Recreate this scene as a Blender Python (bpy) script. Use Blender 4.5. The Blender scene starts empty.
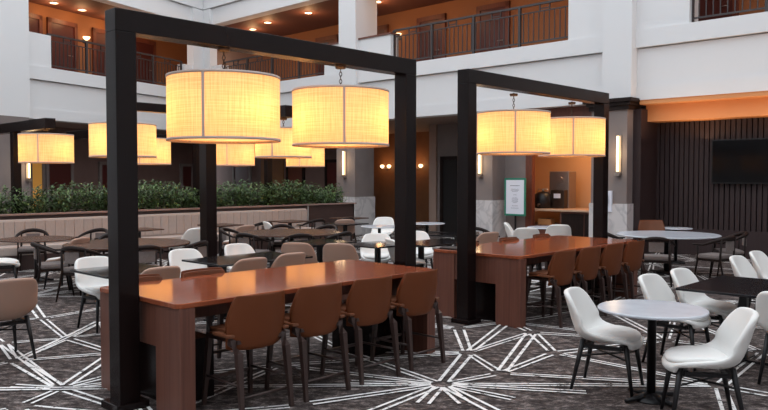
import bpy, bmesh, math, random
from mathutils import Vector, Matrix, geometry
random.seed(7)
S = bpy.context.scene
COL = S.collection
PI = math.pi
# ------------------------------------------------------------------ room axes
TH = math.radians(43.6)
OX, OY = -1.432, 5.477
AX = Vector((math.sin(TH), math.cos(TH), 0))      # along the long tables
BX = Vector((-math.cos(TH), math.sin(TH), 0))     # across them
RA = PI/2 - TH                                     # rotation that turns local x into AX
def P(a, b, z=0): return Vector((OX, OY, z)) + AX*a + BX*b

# ------------------------------------------------------------------ materials
def mat(name, col, rough=.6, metal=0, spec=.5, noise=None, bump=None, coat=0):
    m = bpy.data.materials.new(name); m.use_nodes = True
    nt = m.node_tree; p = nt.nodes['Principled BSDF']
    p.inputs['Base Color'].default_value = (*col, 1)
    p.inputs['Roughness'].default_value = rough
    p.inputs['Metallic'].default_value = metal
    p.inputs['Specular IOR Level'].default_value = spec
    p.inputs['Coat Weight'].default_value = coat
    tc = nt.nodes.new('ShaderNodeTexCoord')
    if noise:   # (scale, second colour, stretch)
        sc, col2, st = noise
        mp = nt.nodes.new('ShaderNodeMapping'); mp.inputs['Scale'].default_value = st
        nt.links.new(tc.outputs['Object'], mp.inputs['Vector'])
        n = nt.nodes.new('ShaderNodeTexNoise'); n.inputs['Scale'].default_value = sc; n.inputs['Detail'].default_value = 6
        nt.links.new(mp.outputs['Vector'], n.inputs['Vector'])
        r = nt.nodes.new('ShaderNodeValToRGB'); r.color_ramp.elements[0].position = .35; r.color_ramp.elements[1].position = .65
        r.color_ramp.elements[0].color = (*col, 1); r.color_ramp.elements[1].color = (*col2, 1)
        nt.links.new(n.outputs['Fac'], r.inputs['Fac']); nt.links.new(r.outputs['Color'], p.inputs['Base Color'])
    if bump:
        n = nt.nodes.new('ShaderNodeTexNoise'); n.inputs['Scale'].default_value = bump[0]; n.inputs['Detail'].default_value = 4
        nt.links.new(tc.outputs['Object'], n.inputs['Vector'])
        b = nt.nodes.new('ShaderNodeBump'); b.inputs['Strength'].default_value = bump[1]; b.inputs['Distance'].default_value = .01
        nt.links.new(n.outputs['Fac'], b.inputs['Height']); nt.links.new(b.outputs['Normal'], p.inputs['Normal'])
    return m
def emis(name, col, st):
    m = bpy.data.materials.new(name); m.use_nodes = True; p = m.node_tree.nodes['Principled BSDF']
    p.inputs['Base Color'].default_value = (*col, 1); p.inputs['Emission Color'].default_value = (*col, 1)
    p.inputs['Emission Strength'].default_value = st
    return m
M = {}
M['white'] = mat('white_paint', (.72, .71, .71), .7, bump=(30, .05))
M['taupe'] = mat('taupe_wall', (.19, .152, .142), .7, noise=(2, (.215, .175, .162), (1, 1, 1)))
M['brown'] = mat('brown_wall', (.15, .085, .072), .7, noise=(2, (.17, .1, .085), (1, 1, 1)))
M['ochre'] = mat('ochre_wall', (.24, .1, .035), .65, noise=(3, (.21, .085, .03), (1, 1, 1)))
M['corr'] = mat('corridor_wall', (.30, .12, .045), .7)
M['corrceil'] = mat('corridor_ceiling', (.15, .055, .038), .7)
M['soffit'] = mat('soffit_paint', (.36, .25, .2), .7)
M['maroon'] = mat('maroon_door', (.075, .012, .01), .4)
M['doorwood'] = mat('door_wood', (.16, .04, .02), .45, noise=(4, (.11, .028, .015), (6, 6, 1)))
M['darkwood'] = mat('dark_wood', (.012, .007, .006), .45, spec=.15, noise=(5, (.022, .013, .011), (8, 8, 1)))
M['black'] = mat('black_lacquer', (.009, .005, .0048), .24, spec=.2)
M['blackmetal'] = mat('black_metal', (.009, .008, .009), .4, spec=.35)
M['rail'] = mat('rail_metal', (.05, .042, .042), .5, .3)
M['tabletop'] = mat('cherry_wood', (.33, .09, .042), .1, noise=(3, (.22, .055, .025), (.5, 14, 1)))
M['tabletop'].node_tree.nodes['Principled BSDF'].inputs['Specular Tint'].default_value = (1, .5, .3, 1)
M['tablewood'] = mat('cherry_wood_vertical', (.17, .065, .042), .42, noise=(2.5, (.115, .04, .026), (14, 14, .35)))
M['leather'] = mat('brown_leather', (.15, .042, .014), .5, spec=.22, bump=(140, .12))
M['leatherin'] = mat('brown_leather_seat', (.16, .058, .028), .5, spec=.3, bump=(140, .12))
M['stoolleg'] = mat('stool_leg_wood', (.045, .024, .02), .4)
M['shellw'] = mat('white_leather', (.8, .78, .75), .45, bump=(120, .04))
M['shellt'] = mat('tan_fabric', (.40, .26, .20), .75, bump=(200, .1))
M['grayfab'] = mat('grey_fabric', (.2, .165, .155), .9, noise=(60, (.16, .13, .12), (1, 1, 1)))
M['beigefab'] = mat('beige_fabric', (.46, .385, .345), .9, noise=(40, (.41, .335, .3), (3, 3, .3)))
M['laminate'] = mat('black_laminate', (.012, .011, .013), .12)
M['brownlam'] = mat('brown_wood_top', (.11, .055, .038), .25, spec=.3, noise=(3, (.08, .04, .028), (1, 8, 1)))
M['stone'] = mat('pale_stone', (.62, .64, .69), .18, noise=(5, (.55, .57, .62), (1, 1, 1)))
M['planter'] = mat('planter_wood', (.07, .04, .035), .45, noise=(3, (.05, .028, .025), (1, 1, 6)))
M['ledge'] = mat('planter_ledge', (.3, .2, .17), .4)
M['soil'] = mat('soil', (.02, .014, .01), .95)
M['slat'] = mat('slat_wood', (.042, .026, .026), .55, spec=.3, noise=(3, (.034, .02, .02), (10, 10, .4)))
M['slatback'] = mat('slat_backing', (.008, .006, .006), .8)
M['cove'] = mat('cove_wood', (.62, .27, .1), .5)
M['screen'] = mat('tv_screen', (.003, .003, .004), .12, spec=.12)
M['teal'] = mat('teal_frame', (.02, .2, .13), .4)
M['paper'] = mat('paper', (.75, .75, .82), .6)
M['ink'] = mat('ink', (.2, .2, .23), .6)
M['steel'] = mat('steel', (.35, .3, .27), .3, .8)
M['counter'] = mat('counter_top', (.55, .36, .24), .3)
M['glassdark'] = mat('smoked_glass', (.03, .02, .015), .05)
M['trimmetal'] = mat('shade_trim', (.6, .48, .42), .7)
M['chain'] = mat('chain_metal', (.05, .035, .03), .4, .6)
M['skirt'] = mat('skirting', (.05, .03, .025), .5)
M['red'] = emis('exit_red', (.8, .02, .02), 1.2)
M['sconce'] = emis('sconce_light', (1, .72, .4), 3.2)
M['down'] = emis('downlight_lens', (1, .85, .6), 6)
M['bulb'] = emis('bulb', (1, .7, .35), 8)
M['tubew'] = emis('cool_tube', (.9, .9, .9), 1.5)
M['doorway_glow'] = emis('lit_doorway', (.9, .42, .08), .12)  # emission on the panel stands in for the lit room past the opening

def marble():
    m = mat('marble', (.62, .58, .57), .25); nt = m.node_tree; p = nt.nodes['Principled BSDF']
    tc = nt.nodes.new('ShaderNodeTexCoord'); n = nt.nodes.new('ShaderNodeTexNoise')
    n.inputs['Scale'].default_value = 1.5; n.inputs['Detail'].default_value = 10; n.inputs['Distortion'].default_value = .9
    nt.links.new(tc.outputs['Object'], n.inputs['Vector'])
    r = nt.nodes.new('ShaderNodeValToRGB'); e = r.color_ramp.elements
    e[0].position = .44; e[0].color = (.62, .58, .57, 1); e[1].position = .56; e[1].color = (.62, .58, .57, 1)
    k = e.new(.5); k.color = (.47, .44, .44, 1)
    nt.links.new(n.outputs['Fac'], r.inputs['Fac']); nt.links.new(r.outputs['Color'], p.inputs['Base Color'])
    return m
M['marble'] = marble()
def shade_mat():
    m = bpy.data.materials.new('linen_shade'); m.use_nodes = True; nt = m.node_tree; nt.nodes.clear()
    out = nt.nodes.new('ShaderNodeOutputMaterial'); tc = nt.nodes.new('ShaderNodeTexCoord')
    cols = []
    for st in ((1, 1, 60), (40, 40, 1.5)):
        mp = nt.nodes.new('ShaderNodeMapping'); mp.inputs['Scale'].default_value = st
        n = nt.nodes.new('ShaderNodeTexNoise'); n.inputs['Scale'].default_value = 2.4; n.inputs['Detail'].default_value = 3
        nt.links.new(tc.outputs['Object'], mp.inputs['Vector']); nt.links.new(mp.outputs['Vector'], n.inputs['Vector']); cols.append(n)
    mx = nt.nodes.new('ShaderNodeMath'); mx.operation = 'ADD'
    nt.links.new(cols[0].outputs['Fac'], mx.inputs[0]); nt.links.new(cols[1].outputs['Fac'], mx.inputs[1])
    r = nt.nodes.new('ShaderNodeValToRGB'); r.color_ramp.elements[0].position = .42; r.color_ramp.elements[1].position = .66
    mh = nt.nodes.new('ShaderNodeMath'); mh.operation = 'MULTIPLY'; mh.inputs[1].default_value = .55
    nt.links.new(mx.outputs[0], mh.inputs[0]); nt.links.new(mh.outputs[0], r.inputs['Fac'])
    r.color_ramp.elements[0].color = (.70, .49, .25, 1); r.color_ramp.elements[1].color = (.93, .72, .42, 1)
    tr = nt.nodes.new('ShaderNodeBsdfTranslucent'); df = nt.nodes.new('ShaderNodeBsdfDiffuse'); mix = nt.nodes.new('ShaderNodeMixShader')
    mix.inputs[0].default_value = .62
    em = nt.nodes.new('ShaderNodeEmission'); em.inputs['Strength'].default_value = SH_EM; ad = nt.nodes.new('ShaderNodeAddShader')
    em.inputs['Color'].default_value = (1, .4, .16, 1)
    nt.links.new(r.outputs['Color'], tr.inputs['Color']); nt.links.new(r.outputs['Color'], df.inputs['Color'])
    nt.links.new(df.outputs[0], mix.inputs[1]); nt.links.new(tr.outputs[0], mix.inputs[2])
    nt.links.new(mix.outputs[0], ad.inputs[0]); nt.links.new(em.outputs[0], ad.inputs[1]); nt.links.new(ad.outputs[0], out.inputs['Surface'])
    return m
SH_EM = .2
M['shade'] = shade_mat()
def carpet():
    m = mat('carpet_ground', (.1, .08, .075), .95, spec=.1); nt = m.node_tree; p = nt.nodes['Principled BSDF']
    tc = nt.nodes.new('ShaderNodeTexCoord')
    mp = nt.nodes.new('ShaderNodeMapping'); mp.inputs['Scale'].default_value = (1, 1.9, 1); mp.inputs['Rotation'].default_value = (0, 0, RA+.5)
    n = nt.nodes.new('ShaderNodeTexNoise'); n.inputs['Scale'].default_value = 6.5; n.inputs['Detail'].default_value = 9; n.inputs['Roughness'].default_value = .85
    nt.links.new(tc.outputs['Object'], mp.inputs['Vector']); nt.links.new(mp.outputs['Vector'], n.inputs['Vector'])
    r = nt.nodes.new('ShaderNodeValToRGB'); e = r.color_ramp.elements
    e[0].position = .41; e[0].color = (.024, .018, .017, 1); e[1].position = .62; e[1].color = (.34, .28, .26, 1)
    k = e.new(.52); k.color = (.085, .068, .064, 1)
    nt.links.new(n.outputs['Fac'], r.inputs['Fac']); nt.links.new(r.outputs['Color'], p.inputs['Base Color'])
    return m
def carpet_line():
    m = mat('carpet_line', (.7, .67, .65), .95, spec=.1); nt = m.node_tree; p = nt.nodes['Principled BSDF']
    tc = nt.nodes.new('ShaderNodeTexCoord'); n = nt.nodes.new('ShaderNodeTexNoise')
    n.inputs['Scale'].default_value = 9; n.inputs['Detail'].default_value = 7; n.inputs['Roughness'].default_value = .8
    nt.links.new(tc.outputs['Object'], n.inputs['Vector'])
    r = nt.nodes.new('ShaderNodeValToRGB'); e = r.color_ramp.elements
    e[0].position = .39; e[0].color = (.07, .06, .055, 1); e[1].position = .46; e[1].color = (.85, .82, .8, 1)
    nt.links.new(n.outputs['Fac'], r.inputs['Fac']); nt.links.new(r.outputs['Color'], p.inputs['Base Color'])
    return m
M['carpet'] = carpet(); M['line'] = carpet_line()
def leafmat():
    m = mat('leaf', (.05, .1, .03), .5); nt = m.node_tree; p = nt.nodes['Principled BSDF']
    tc = nt.nodes.new('ShaderNodeTexCoord'); n = nt.nodes.new('ShaderNodeTexNoise'); n.inputs['Scale'].default_value = 9
    nt.links.new(tc.outputs['Object'], n.inputs['Vector'])
    r = nt.nodes.new('ShaderNodeValToRGB'); e = r.color_ramp.elements
    e[0].position = .4; e[0].color = (.025, .055, .016, 1); e[1].position = .62; e[1].color = (.16, .26, .08, 1)
    nt.links.new(n.outputs['Fac'], r.inputs['Fac']); nt.links.new(r.outputs['Color'], p.inputs['Base Color'])
    return m
M['leaf'] = leafmat()

# ------------------------------------------------------------------ mesh helpers
class MB:
    def __init__(s, mats): s.bm = bmesh.new(); s.mats = mats if isinstance(mats, (list, tuple)) else [mats]; s.mi = 0
    def _new(s, fs, sm=False):
        for f in fs: f.material_index = s.mi; f.smooth = sm
    def box(s, x0, x1, y0, y1, z0, z1, bev=0):
        g = bmesh.ops.create_cube(s.bm, size=1); vs = g['verts']
        for v in vs: v.co = Vector(((x0+x1)/2 + v.co.x*(x1-x0), (y0+y1)/2 + v.co.y*(y1-y0), (z0+z1)/2 + v.co.z*(z1-z0)))
        fs = {f for v in vs for f in v.link_faces}; s._new(fs)
        if bev:
            es = {e for v in vs for e in v.link_edges}
            r = bmesh.ops.bevel(s.bm, geom=list(es), offset=bev, segments=2, affect='EDGES', profile=.6); s._new(r['faces'])
        return s
    def ring(s, pts, n):
        return [s.bm.verts.new(p) for p in pts]
    def loft(s, rings, close=True, caps=True, sm=True):
        R = [[s.bm.verts.new(p) for p in r] for r in rings]; fs = []
        n = len(R[0])
        for i in range(len(R)-1):
            for j in range(n if close else n-1):
                k = (j+1) % n
                fs.append(s.bm.faces.new((R[i][j], R[i][k], R[i+1][k], R[i+1][j])))
        s._new(fs, sm)
        if caps and close:
            c = [s.bm.faces.new(list(reversed(R[0]))), s.bm.faces.new(R[-1])]; s._new(c)
        return s
    def tube(s, pts, rad, n=8, rads=None, sq=False):
        pts = [Vector(p) for p in pts]; rings = []
        for i, p in enumerate(pts):
            t = (pts[min(i+1, len(pts)-1)] - pts[max(i-1, 0)]).normalized()
            up = Vector((0, 0, 1)) if abs(t.z) < .9 else Vector((0, 1, 0))
            a = t.cross(up).normalized(); b = t.cross(a).normalized()
            r = rads[i] if rads else rad
            off = PI/4 if sq else 0
            rings.append([p + (a*math.cos(2*PI*k/n+off) + b*math.sin(2*PI*k/n+off))*r for k in range(n)])
        return s.loft(rings, sm=not sq)
    def lathe(s, prof, n=32, c=(0, 0), sm=True):
        rings = [[Vector((c[0]+r*math.cos(2*PI*k/n), c[1]+r*math.sin(2*PI*k/n), z)) for k in range(n)] for r, z in prof]
        return s.loft(rings, sm=sm)
    def poly(s, pts, z0, z1):
        b = [s.bm.verts.new((x, y, z0)) for x, y in pts]; t = [s.bm.verts.new((x, y, z1)) for x, y in pts]
        n = len(pts); fs = [s.bm.faces.new(list(reversed(b))), s.bm.faces.new(t)]
        for i in range(n): fs.append(s.bm.faces.new((b[i], b[(i+1) % n], t[(i+1) % n], t[i])))
        s._new(fs); return s
    def build(s, name, parent=None, loc=None, rz=None):
        if not getattr(s, 'open', False): bmesh.ops.recalc_face_normals(s.bm, faces=s.bm.faces)
        me = bpy.data.meshes.new(name); s.bm.to_mesh(me); s.bm.free()
        for m in s.mats: me.materials.append(M[m])
        o = bpy.data.objects.new(name, me); COL.objects.link(o)
        if parent: o.parent = parent
        if loc is not None: o.location = loc
        if rz is not None: o.rotation_euler = (0, 0, rz)
        return o
def tag(o, label, cat, group=None, kind=None):
    o['label'] = label; o['category'] = cat
    if group: o['group'] = group
    if kind: o['kind'] = kind
    return o
def empty(name, label, cat, loc=(0, 0, 0), rz=0, group=None):
    o = bpy.data.objects.new(name, None); COL.objects.link(o); o.empty_display_size = .1
    o.location = loc; o.rotation_euler = (0, 0, rz)
    return tag(o, label, cat, group)
def struct(o, label=None):
    o['kind'] = 'structure'
    if label: o['label'] = label
    return o
def copytree(o, parent=None):
    c = o.copy(); COL.objects.link(c)
    if parent: c.parent = parent
    for ch in list(o.children): copytree(ch, c)
    return c
def mods(o, sol=None, sub=0, moff=0, bev=0):
    if sol:
        m = o.modifiers.new('thickness', 'SOLIDIFY'); m.thickness = sol; m.offset = -1; m.material_offset = moff; m.material_offset_rim = moff
    if bev:
        m = o.modifiers.new('bevel', 'BEVEL'); m.width = bev; m.segments = 2
    if sub:
        m = o.modifiers.new('smooth', 'SUBSURF'); m.levels = sub; m.render_levels = sub
    for p in o.data.polygons: p.use_smooth = True
    return o
def lamp(kind, loc, power, col, size=.2, rot=None, **kw):
    l = bpy.data.lights.new('light', kind); l.energy = power; l.color = col
    if kind == 'AREA': l.size = size
    else: l.shadow_soft_size = size
    for k, v in kw.items(): setattr(l, k, v)
    o = bpy.data.objects.new('light', l); COL.objects.link(o); o.location = loc
    if rot: o.rotation_euler = rot
    return o

# ------------------------------------------------------------------ floor carpet
NODES = dict(b1=(-.4, 7.63), b2=(-.66, 5.81), b3=(1.78, 6.13), b4=(1.12, 5.91), b5=(-.38, 6.48), b6=(.67, 5.76), b7=(.28, 5.76), l1=(-2.46, 6.71), l2=(-3.29, 6.36), l3=(-2.86, 5.76), l4=(-4.14, 8.0), l5=(-3.55, 9.28), l6=(-4.36, 9.41), A=(-2.75, 6.27), B=(.5, 6.39), C=(.86, 7.55), D=(1.07, 6.75), E=(1.74, 7.55), F=(1.72, 8.56), G=(.89, 8.79),
             Hh=(-3.62, 7.22), J=(-2.76, 7.54), K=(-3.55, 8.24), N=(1.55, 9.2), Q=(-1.0, 7.05), R=(-2.7, 8.95), T=(2.9, 6.35), U=(-.35, 5.3), V=(1.1, 5.1), W=(-4.3, 6.2))
EDG = [('B', 'b1', 1), ('B', 'b2', .9), ('B', 'b3', .8), ('B', 'b4', .8), ('B', 'b5', .8), ('B', 'b6', 1.2), ('B', 'b7', 1.2), ('C', 'b1', .8), ('A', 'l1', .9), ('A', 'l2', .9), ('A', 'l3', .9), ('Hh', 'l4', .9), ('K', 'l5', 1.3), ('K', 'l4', .9), ('J', 'l5', .8), ('K', 'l6', .8), ('A', 'l4', .7), ('Hh', 'l5', .7), ('B', 'W', .7), ('A', 'Q', .9), ('E', 'T', .8), ('B', 'C', 1.5), ('C', 'G', 1.5), ('C', 'N', 1.2), ('C', 'F', .8), ('C', 'D', .9), ('D', 'F', 1.5), ('D', 'E', .9), ('E', 'F', 1.3),
       ('F', 'N', 1.2), ('G', 'N', .8), ('B', 'T', .7), ('B', 'D', .8), ('B', 'Q', .8), ('C', 'Q', .8), ('B', 'U', 1), ('B', 'V', 1.3), ('D', 'T', .8),
       ('A', 'Hh', 1.6), ('A', 'J', 1.4), ('A', 'W', .9), ('Hh', 'J', .9), ('Hh', 'W', .8), ('J', 'K', 1.1), ('Hh', 'K', 1), ('J', 'R', 1), ('K', 'R', .8)]
def build_floor():
    mb = MB(['carpet', 'line']); bm = mb.bm
    q = [P(-16, -16), P(24, -16), P(24, 30), P(-16, 30)]
    f = bm.faces.new([bm.verts.new(v) for v in q]); f.material_index = 0
    pts = [Vector(NODES[k]) for k in NODES]; names = list(NODES)
    rnd = random.Random(3)
    for i in range(-8, 17):
        for j in range(-7, 20):
            w = P(i*1.35 + rnd.uniform(-.42, .42), j*1.35 + rnd.uniform(-.42, .42)).xy
            if all((w-Vector(NODES[k])).length > .95 for k in NODES): pts.append(w)
    res = geometry.delaunay_2d_cdt(pts, [], [], 0, 1e-6)
    vs, es = res[0], res[1]
    edges = []
    tr = [Vector(NODES[k]) for k in NODES]
    for a, b in es:
        p, q2 = vs[a], vs[b]
        if (p-q2).length > 2.6 or rnd.random() < .1: continue
        on = sum(min((p-t).length, 9) < .01 for t in tr) + sum((q2-t).length < .01 for t in tr)
        if on == 2: continue
        edges.append((p, q2, rnd.choice([.8, .9, 1, 1.3, 1.5])))
    extra = rnd.sample(pts[len(NODES):], len(pts)-len(NODES))
    for a in extra:
        near = [q for q in pts[len(NODES):] if ((q+a)/2 - Vector((1, 7.3))).length > 1.9 and 1.7 < (q-a).length < 3.0]
        if near and rnd.random() < .75: edges.append((a, rnd.choice(near), rnd.choice([.6, .8, 1])))
    for a, b, w in EDG: edges.append((Vector(NODES[a]), Vector(NODES[b]), w))
    z = .0015
    for p, q2, w in edges:
        d = (q2-p); L = d.length; d.normalize(); n = Vector((-d.y, d.x)); lw = .0095+.0045*w; gap = .014+.026*w
        for sg in (-1, 1):
            pa = p + d*.09 + n*sg*gap*.8; pb = q2 - d*.09 + n*sg*gap*1.05
            f = bm.faces.new([bm.verts.new((*(pa-n*lw), z)), bm.verts.new((*(pb-n*lw), z)), bm.verts.new((*(pb+n*lw), z)), bm.verts.new((*(pa+n*lw), z))])
            f.material_index = 1
        z += .000004
    for f in bm.faces:
        f.normal_update()
        if f.normal.z < 0: f.normal_flip()
    me = bpy.data.meshes.new('floor'); bm.to_mesh(me); bm.free(); me.materials.append(M['carpet']); me.materials.append(M['line'])
    o = bpy.data.objects.new('floor', me); COL.objects.link(o); struct(o, 'dark mottled carpet with white double lines crossing in stars')
build_floor()

# ------------------------------------------------------------------ facades (local x along wall, y into the wall, z up)
BACK_O, BACK_R = P(13.6, 0), -TH
CN = Vector((-7.17, 29.72, 0)); LEFT_R = math.atan2(.898, .44)
def BW(x, y, z=0): return BACK_O + BX*(-x) + AX*y + Vector((0, 0, z))
LU = Vector((.44, .898, 0)).normalized(); LV = Vector((-LU.y, LU.x, 0))
def LW(x, y, z=0): return CN + LU*x + LV*y + Vector((0, 0, z))
def white_band(name, x0, x1, O, R, label):
    mb = MB('white')
    mb.box(x0, x1, 0, .45, 3.6, 4.78)                 # lower band
    mb.box(x0, x1, -.03, .0, 3.6, 3.92)
    mb.box(x0, x1, -.10, .45, 4.8, 5.2)               # projecting step
    struct(mb.build(name, loc=O, rz=R), label)
def upper_band(name, x0, x1, O, R, label):
    mb = MB('white')
    mb.box(x0, x1, 0, .45, 7.8, 8.42); mb.box(x0, x1, -.10, .45, 8.44, 10.6); mb.box(x0, x1, -.14, 0, 8.86, 8.95)
    struct(mb.build(name, loc=O, rz=R), label)
def solid(name, x0, x1, O, R, z0=5.2, z1=7.8, y0=-.02, y1=.4, label=None, m='white'):
    struct(MB(m).box(x0, x1, y0, y1, z0, z1).build(name, loc=O, rz=R), label)
def corridor(tagname, x0, x1, O, R, depth, k):
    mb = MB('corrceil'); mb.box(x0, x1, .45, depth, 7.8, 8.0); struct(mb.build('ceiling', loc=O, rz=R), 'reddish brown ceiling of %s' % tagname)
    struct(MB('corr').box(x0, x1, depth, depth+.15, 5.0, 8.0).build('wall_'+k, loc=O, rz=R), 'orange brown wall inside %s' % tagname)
    struct(MB('soffit').box(x0, x1, .45, depth, 5.0, 5.2).build('floor', loc=O, rz=R), 'floor slab of %s' % tagname)
def railing(x0, x1, O, R, label, nposts):
    root = empty('balcony_railing', label, 'railing', O + (Matrix.Rotation(R, 3, 'Z') @ Vector((x0, .1, 5.2))), R)
    L = x1-x0
    for z, r, nm in ((1.07, .032, 'top_rail'), (.88, .018, 'middle_rail'), (.12, .022, 'bottom_rail')):
        MB('rail').box(0, L, -r, r, z-r*.8, z+r*.8).build(nm, root)
    for i in range(nposts+1):
        x = L*i/nposts; MB('rail').box(x-.035, x+.035, -.035, .035, 0, 1.07).build('post', root)
    mb = MB('rail'); n = int(L/.15)
    for i in range(1, n):
        x = L*i/n; mb.box(x-.011, x+.011, -.011, .011, .12, .88)
    for i in range(nposts): # small square ornaments under the top rail
        x = L*(i+.5)/nposts; mb.box(x-.16, x+.16, -.014, .014, .93, .955); mb.box(x-.16, x-.13, -.014, .014, .88, 1.05); mb.box(x+.13, x+.16, -.014, .014, .88, 1.05)
    b = mb.build('balusters', root); b['kind'] = 'stuff'
# back wall
white_band('wall_back', -20.9, 8, BACK_O, BACK_R, 'white stepped band of the back atrium wall')
upper_band('trim_1', -20.9, 8, BACK_O, BACK_R, 'white upper band over the back balconies')
solid('wall_back', -20.2, -19.6, BACK_O, BACK_R, 5.2, 6.17, -.06, .3, 'low white parapet by the inner corner')
solid('wall_back', -13.64, -12.7, BACK_O, BACK_R, 5.2, 6.15, -.06, .3, 'low white parapet left of the back column')
solid('wall_back', -12.1, -10.64, BACK_O, BACK_R, 5.2, 6.15, -.06, .3, 'low white parapet right of the back column')
solid('wall_back', -4.63, -1.66, BACK_O, BACK_R, 5.2, 7.8, -.06, .45, 'white solid wall beside the pilaster')
solid('trim_2', -3.59, -2.87, BACK_O, BACK_R, 3.66, 10.6, -.3, .1, 'white pilaster on the back wall')
solid('trim_3', -12.77, -12.0, BACK_O, BACK_R, 3.6, 10.6, -.22, .75, 'white column between the back balconies')
solid('trim_4', -20.9, -20.25, BACK_O, BACK_R, 3.6, 8.4, -.12, .2, 'white corner column, right face')
mb = MB('corrceil').box(-13.6, -12.74, -.1, .34, 6.15, 6.2).box(-12.05, -10.6, -.1, .34, 6.15, 6.2); struct(mb.build('trim_5', loc=BACK_O, rz=BACK_R), 'brown caps on the low parapets')
corridor('the back balconies', -26, 9, BACK_O, BACK_R, 3.4, 'back')
for (x0, x1, n, lb) in ((-19.6, -13.64, 4, 'dark metal railing of the balcony left of the back column, above the drum lamps'),
                        (-10.64, -4.65, 4, 'long dark metal railing above the two portal frames'),
                        (-1.66, 6, 5, 'dark metal railing at the top right corner')):
    railing(x0, x1, BACK_O, BACK_R, lb, n)
# left wall
white_band('wall_left', -16, .1, CN, LEFT_R, 'white stepped band of the left atrium wall')
upper_band('trim_6', -16, .1, CN, LEFT_R, 'white upper band over the left balcony')
solid('wall_left', -8.25, -7.28, CN, LEFT_R, 5.2, 6.2, -.06, .3, 'low white parapet by the left column')
solid('wall_left', -1.2, -.7, CN, LEFT_R, 5.2, 6.17, -.06, .3, 'low white parapet left of the inner corner')
solid('trim_7', -9.4, -8.21, CN, LEFT_R, 3.6, 10.6, -.25, .45, 'wide white column at the left edge')
solid('trim_8', -.75, .1, CN, LEFT_R, 3.6, 8.4, -.12, .2, 'white corner column, left face')
solid('wall_left', -16, -9.4, CN, LEFT_R, 5.2, 7.8, -.02, .45, 'white wall left of the column')
corridor('the left balcony', -16, 3, CN, LEFT_R, 2.6, 'left')
railing(-7.28, -1.2, CN, LEFT_R, 'dark metal railing of the left balcony', 4)
# corridor doors
def hotel_door(W, R, x, y, label, w=1.0, z0=5.2):
    root = empty('door', label, 'door', W(x, y-.06, z0), R)
    MB('doorwood').box(-w/2-.14, -w/2, -.03, .06, 0, 2.2).box(w/2, w/2+.14, -.03, .06, 0, 2.2).box(-w/2-.14, w/2+.14, -.03, .06, 2.06, 2.22).build('frame', root)
    MB('maroon').box(-w/2, w/2, 0, .05, 0, 2.06).build('panel', root)
    h = MB('steel').tube([(w*.38, -.05, 1), (w*.38, 0, 1)], .02).tube([(w*.38, -.05, 1), (w*.2, -.05, 1)], .012).build('handle', root)
k = 0
for x, lb in ((-6.1, 'dark door behind the left balcony railing, left one'), (-4.6, 'dark door behind the left balcony railing, next to the frame post'), (-2.6, 'dark door behind the left balcony, seen through the big portal'), (-.6, 'dark door behind the left balcony nearest the corner')):
    hotel_door(LW, LEFT_R, x, 2.6, lb)
for x, lb in ((-17.3, 'door behind the back balcony just right of the front lamp'), (-14.6, 'door behind the back balcony above the second lamp'), (-11.9, 'dark door behind the long railing, left end'), (-9.3, 'dark door behind the long railing near its third post'), (-2.4, 'reddish door behind the top right railing'), (.4, 'second reddish door behind the top right railing')):
    hotel_door(BW, BACK_R, x, 3.4, lb)
# downlights
def downlight(W, x, y, z, label, p=45):
    root = empty('recessed_downlight', label, 'ceiling light', W(x, y, z-.005))
    MB('white').lathe([(.15, -.0), (.15, -.02), (.11, -.02), (.11, 0)], 20).build('ring', root)
    MB('down').lathe([(.11, -.001), (.105, -.012)], 20).build('lens', root)
    if p: lamp('POINT', W(x, y, z-.3), p*.3, (1, .55, .26), .12)
for x, y, lb in ((-5.5, 1.9, 'recessed downlight over the left balcony, nearest the edge'), (-4.3, 1.9, 'second recessed downlight over the left balcony'), (-2.9, 1.9, 'recessed downlight over the left balcony behind the post'), (-1.4, 1.3, 'recessed downlight over the left balcony by the corner')):
    downlight(LW, x, y, 7.8, lb, 60)
for x, y, lb in ((-19.8, 1.6, 'recessed downlight at the corner end of the back corridor'), (-18.3, 1.2, 'recessed downlight above the front drum lamp'), (-15.9, 1.2, 'recessed downlight between corner and back column'), (-12.9, 1.7, 'recessed downlight right of the back column'), (-11.2, 1.7, 'recessed downlight over the long railing, left'), (-8.6, 1.7, 'recessed downlight over the long railing, middle'), (-6.2, 1.7, 'recessed downlight over the long railing, right'), (-1, 1.7, 'recessed downlight at the top right, out of the corridor end'), (1.6, 1.7, 'recessed downlight beyond the top right corner')):
    downlight(BW, x, y, 7.8, lb, 70)
# corridor wall sconces
def corr_sconce(W, R, x, y, z, label):
    root = empty('wall_sconce', label, 'wall lamp', W(x, y-.03, z), R)
    MB('rail').box(-.06, .06, 0, .03, -.12, .05).build('backplate', root)
    MB('sconce').lathe([(.04, -.02), (.11, .04), (.13, .1)], 14, (0, -.1)).build('shade', root)
corr_sconce(LW, LEFT_R, -3.6, 2.6, 6.9, 'small glowing wall lamp in the left balcony corridor')
corr_sconce(BW, BACK_R, -13.4, 3.4, 6.9, 'small glowing wall lamp left of the back column upstairs')

# ---- ground floor of the walls
def prismrot(m, x0, x1, y0, y1, z0, z1, O, R, name, label):
    return struct(MB(m).box(x0, x1, y0, y1, z0, z1).build(name, loc=O, rz=R), label)
# soffits
prismrot('soffit', -26, -2.9, .45, 5.7, 3.6, 3.75, BACK_O, BACK_R, 'ceiling', 'taupe soffit under the back balconies')
prismrot('soffit', -16, 3, .45, 2.7, 3.6, 3.75, CN, LEFT_R, 'ceiling', 'taupe soffit under the left balcony')
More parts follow.
